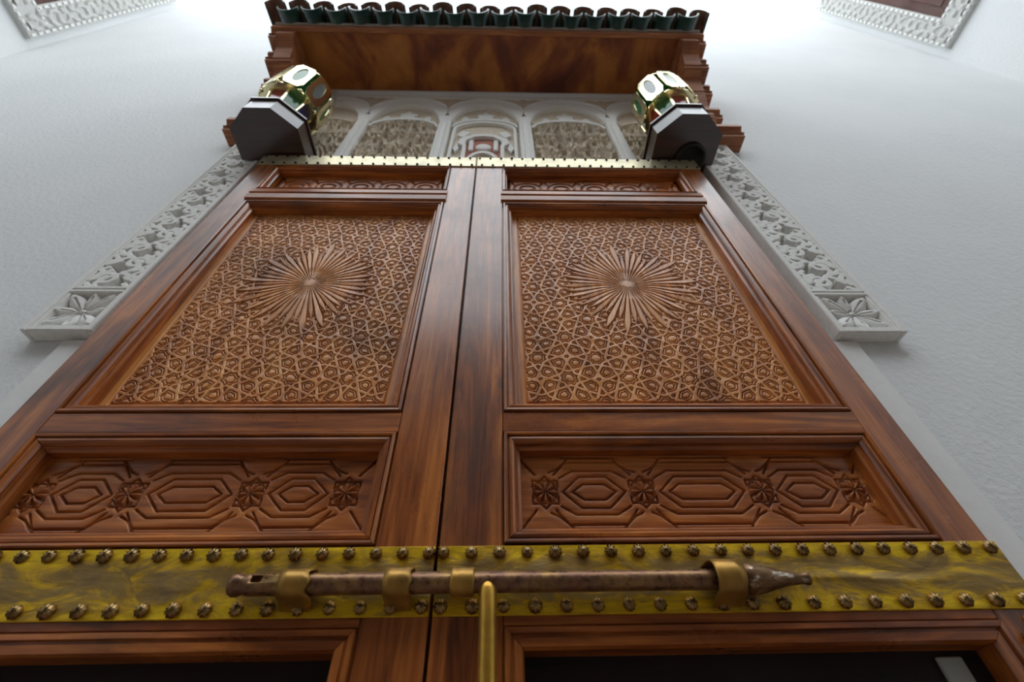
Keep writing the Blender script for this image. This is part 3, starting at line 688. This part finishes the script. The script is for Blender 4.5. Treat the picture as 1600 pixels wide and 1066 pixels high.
def frieze(X, Z):
    H = 0.010*np.clip(lace(X, Z, 0.5), -1, 1)
    for c, h in zip(ctr, hw_):
        H = np.where(inside_arch(X, Z, c, h, 0.27, ZS + 0.20), 0.002 + 0.0*X, H)
    return H
heightfield('frieze', lx0, lx1, ZS + 0.06, lz1, AY - 0.016, 0.007, frieze, 'stucco_tan', LU)
MB().box(lx0, lx1, AY - 0.030, AY - 0.010, lz1 - 0.035, lz1 - 0.001, 0.004).build('cornice', 'stucco', LU)

# ------------------------------------------------------------------ canopy
CX0, CX1, YF = -1.56, 1.40, -0.335
CN = empty('door_canopy', (-0.08, WY, 4.10), 'wooden canopy with green glazed tiles over the double door', 'canopy')
ZSB, ZSF = 5.285, 5.165                     # soffit at the wall and at the front
MB().prism([(WY, ZSB), (YF + 0.02, ZSF), (YF + 0.02, ZSF + 0.02), (WY, ZSB + 0.02)], CX0 + 0.02, CX1 - 0.02, 0).build('soffit', 'soffit', CN)['label'] = 'brown soffit with faded ochre paint'
MB().box(CX0, CX1, YF, YF + 0.03, ZSF - 0.025, ZSF + 0.045, 0.004).build('fascia', 'eave', CN)
MB().prism([(WY, ZSB + 0.022), (YF + 0.022, ZSF + 0.046), (YF - 0.004, ZSF + 0.046), (YF - 0.012, ZSF + 0.060), (WY, ZSB + 0.26)], CX0 + 0.01, CX1 - 0.01, 0).build('mortar_bed', 'mortar', CN)
TIERS = [(4.12, -0.040), (4.46, -0.030), (4.72, -0.100), (4.90, -0.215), (5.06, -0.320)]
for s, (xa, xb) in ((-1, (CX0, CX0 + 0.17)), (1, (CX1 - 0.17, CX1))):
    xi0, xi1 = (xa + 0.05, xb - 0.005) if s < 0 else (xa + 0.005, xb - 0.05)
    br = MB().prism([(WY, 4.13), (0.03, 4.13), (0.03, 4.40), (-0.01, 4.47), (-0.03, 4.62), (-0.08, 4.74), (-0.12, 4.86), (-0.20, 4.92), (-0.24, 5.02), (-0.31, 5.07), (-0.31, 5.15), (WY, 5.25)], xi0, xi1, 0).build('bracket', 'eave', CN)
    for i, (z, y) in enumerate(TIERS):
        h = 0.115 if i < 4 else 0.085
        MB().prism([(WY, z), (y + 0.028, z), (y + 0.024, z + 0.022), (y + 0.014, z + 0.026), (y + 0.030, z + 0.050), (y + 0.014, z + 0.074), (y, z + 0.082), (y, z + h), (WY, z + h)], xa, xb, 0).build('tier', 'eave', br)
# barrel tiles: pans hollow side up, covers hollow side down over the joints
def barrel(r0, r1, L, th, up_):
    mb = MB(); n = 12; rows = []
    for (r, y) in ((r0, 0.0), (r1, L)):
        for rr in (r, r - th):
            rows.append([mb.bm.verts.new((rr*math.cos(a), y, up_*rr*math.sin(a))) for a in np.linspace(0.06, PI - 0.06, n + 1)])
    o0, i0, o1, i1 = rows
    for i in range(n):
        for A, B in ((o0, o1), (o1, i1), (i1, i0), (i0, o0)): mb.bm.faces.new((A[i], A[i + 1], B[i + 1], B[i]))
    for k in (0, n): mb.bm.faces.new((o0[k], o1[k], i1[k], i0[k]))
    bmesh.ops.recalc_face_normals(mb.bm, faces=mb.bm.faces[:])
    for f in mb.bm.faces:                       # bare clay on the hollow side
        cc = f.calc_center_median(); rad = Vector((cc.x, 0, cc.z))
        if f.normal.dot(rad) < -0.02*rad.length and abs(f.normal.y) < 0.5: f.material_index = 1
    me = bpy.data.meshes.new('roof_tile'); mb.bm.to_mesh(me); mb.bm.free()
    me.polygons.foreach_set('use_smooth', np.ones(len(me.polygons), bool)); me.materials.append(M['tile']); me.materials.append(M['clay'])
    return me
PANT, COVT = barrel(0.076, 0.068, 0.50, 0.014, -1), barrel(0.070, 0.076, 0.48, 0.013, 1)
NT = 18; pit = (CX1 - CX0 - 0.05)/NT; slope = math.radians(14)
for i in range(NT + 1):
    x = CX0 + 0.025 + pit*i
    if i < NT:
        o = bpy.data.objects.new('roof_tile', PANT); col.objects.link(o); place(o, CN, (x + pit/2, -0.436 + random.uniform(-0.006, 0.006), 5.268)); o.rotation_euler = (slope, random.uniform(-0.04, 0.04), random.uniform(-0.02, 0.02))
    o = bpy.data.objects.new('roof_tile', COVT); col.objects.link(o); place(o, CN, (x, -0.442 + random.uniform(-0.008, 0.008), 5.258)); o.rotation_euler = (slope, random.uniform(-0.05, 0.05), random.uniform(-0.025, 0.025))

# ------------------------------------------------------------------ lanterns on their wooden shelves
def lantern(cx, side, mirror, notch):
    z0 = 3.800; hw, yf, yc = 0.165, -0.222, -0.128; th = 0.115
    sh = empty('lantern_shelf', (cx, WY, z0), 'dark chamfered wooden shelf under the lantern above the ' + side, 'shelf', 'shelves under the lanterns')
    YN = 0.0285                                 # the shelf is cut back around the stucco bar
    out = [(-hw, WY), (-hw, yc), (-0.063, yf), (0.063, yf), (hw, yc), (hw, WY)]
    if notch < 0: out = [(notch, WY), (notch, YN), (-hw, YN)] + out[1:]
    else: out = out[:-1] + [(hw, YN), (notch, YN), (notch, WY)]
    MB().prism([(cx + x, y) for x, y in out], z0, z0 + th, 2).build('board', 'dark', sh)
    MB().prism([(cx + (x if abs(x - notch) < 1e-6 else x*1.05), y if y > 0 else y*1.05) for x, y in out], z0 + th, z0 + th + 0.014, 2).build('edge_moulding', 'dark', sh)
    rc = (cx + 0.035, -0.012)
    if mirror > 0: mb = MB(); mb.lathe([(0.078, z0 - 0.0005), (0.078, z0 - 0.016), (0.066, z0 - 0.020), (0.058, z0 - 0.012), (0.050, z0 - 0.002), (0.0, z0 - 0.002)], 28, (rc[0], rc[1], 0), 2); mb.build('ring', 'iron', sh, True)
    zt = z0 + th + 0.0145
    cy = -0.110
    ln = empty('lantern', (cx, cy, zt), 'gilt brass lantern with coloured glass above the ' + side, 'lantern', 'brass lanterns above the door')
    mb = MB(); mb.lathe([(0.10, zt), (0.10, zt + 0.012), (0.088, zt + 0.02)], 8, (cx, cy, 0), 2); mb.build('base', 'gold', ln)
    n = 8; off = PI/8
    def P(r, k, z, o=0.0): a = off + o + 2*PI*k/n; return (cx + r*math.cos(a), cy + r*math.sin(a), z)
    zA, zB, zC, zD = zt + 0.02, zt + 0.20, zt + 0.52, zt + 0.62
    rA, rB = 0.085, 0.118
    gl = ['g_red', 'g_green', 'g_blue', 'g_red', 'g_green', 'g_red', 'g_green', 'g_blue'] 
    # lower drum: coloured panes between ribs
    for k in range(n):
        a, b_, c_, d_ = P(rA, k, zA), P(rA, k + 1, zA), P(rB, k + 1, zB), P(rB, k, zB)
        ins = lambda p, f: (cx + (p[0] - cx)*f, cy + (p[1] - cy)*f, p[2])
        mb = MB(); q = [a, b_, c_, d_]; q2 = [ins(p, 0.95) for p in q]
        V = [mb.bm.verts.new(p) for p in q + q2]
        for f in ((0, 1, 2, 3), (7, 6, 5, 4), (0, 4, 5, 1), (1, 5, 6, 2), (2, 6, 7, 3), (3, 7, 4, 0)): mb.bm.faces.new([V[i] for i in f])
        mb.build('pane', gl[(k + (0 if mirror > 0 else 3)) % n], ln)
        mb = MB(); r = 0.007
        A0, B0 = Vector(P(rA*1.02, k, zA)), Vector(P(rB*1.02, k, zB)); rg = []
        for p in (A0, B0): rg.append([mb.bm.verts.new((p.x + r*math.cos(t), p.y + r*math.sin(t), p.z)) for t in np.linspace(0, 2*PI, 7)[:-1]])
        for i in range(6): mb.bm.faces.new((rg[0][i], rg[0][(i + 1) % 6], rg[1][(i + 1) % 6], rg[1][i]))
        mb.bm.faces.new(rg[0]); mb.bm.faces.new(rg[1][::-1]); mb.build('rib', 'gold', ln)
        mb = MB(); bmesh.ops.create_icosphere(mb.bm, subdivisions=1, radius=0.012)
        pp = P(0.145, k, zB - 0.012, PI/8)
        for v in mb.bm.verts: v.co += Vector(pp)
        mb.build('bead', 'gold', ln, True)
    # upper body: tall brass plates standing out from a glass drum, every plate with an open window
    mb = MB(); mb.lathe([(0.112, zB), (0.118, zB + 0.01), (0.118, zC - 0.01), (0.112, zC)], 8, (cx, cy, 0), 2); mb.build('inner_glass', 'g_green', ln)
    def plate(k):
        a = 2*PI*k/n + (0 if mirror > 0 else PI/8); ux, uy = math.cos(a), math.sin(a); tx, ty = -uy, ux; R0, w2 = 0.150, 0.052
        z_0, z_1 = zB - 0.008, zC
        mb = MB(); outer = [(-w2, z_0), (w2, z_0), (w2, z_1), (-w2, z_1)]; zm = (z_0 + z_1)/2
        def at(u, z, d): return (cx + ux*(R0 + d) + tx*u, cy + uy*(R0 + d) + ty*u, z)
        m_ = 16; ring_o, ring_i = [], []
        for i in range(m_):
            t = 2*PI*(i + 0.5)/m_; s_, c_ = math.sin(t), math.cos(t)
            sc_ = 1/max(abs(c_), abs(s_)); ring_o.append((c_*sc_*w2, zm + s_*sc_*(z_1 - z_0)/2)); ring_i.append((c_*0.026, zm + 0.010 + s_*0.118))
        L = [[mb.bm.verts.new(at(u, z, d)) for u, z in R] for R in (ring_o, ring_i) for d in (0.0, -0.006)]
        for i in range(m_):
            j = (i + 1) % m_
            for A, B in ((0, 2), (2, 3), (3, 1), (1, 0)): mb.bm.faces.new((L[A][i], L[A][j], L[B][j], L[B][i]))
        pl_ = mb.build('plate', 'gold', ln)
        mb = MB(); ring = ring_i
        V = [mb.bm.verts.new(at(u*1.05, zm + (z - zm)*1.05, -0.004)) for u, z in ring]; mb.bm.faces.new(V)
        V2 = [mb.bm.verts.new(at(u*1.05, zm + (z - zm)*1.05, -0.0065)) for u, z in ring]; mb.bm.faces.new(V2[::-1])
        for i in range(m_): mb.bm.faces.new((V[i], V[(i + 1) % m_], V2[(i + 1) % m_], V2[i]))
        mb.build('window_pane', 'g_clear' if k % 2 else 'g_green', pl_)
    for k in range(n): plate(k)
    for z_ in (zB - 0.012, zC - 0.004):
        mb = MB(); mb.lathe([(0.10, z_), (0.146, z_), (0.146, z_ + 0.010), (0.10, z_ + 0.010)], 16, (cx, cy, 0), 2, cap=False); mb.bm.faces.ensure_lookup_table(); mb.build('rim', 'gold', ln)
    mb = MB(); mb.lathe([(0.135, zC + 0.007), (0.120, zC + 0.05), (0.07, zD), (0.03, zD + 0.06), (0.016, zD + 0.09), (0.024, zD + 0.11), (0.004, zD + 0.14)], 16, (cx, cy, 0), 2); mb.build('dome', 'gold', ln, False)
lantern(-1.165, 'bolt\'s eyed end', -1, -0.083)
lantern(0.945, 'bolt\'s pointed tip', 1, 0.128)
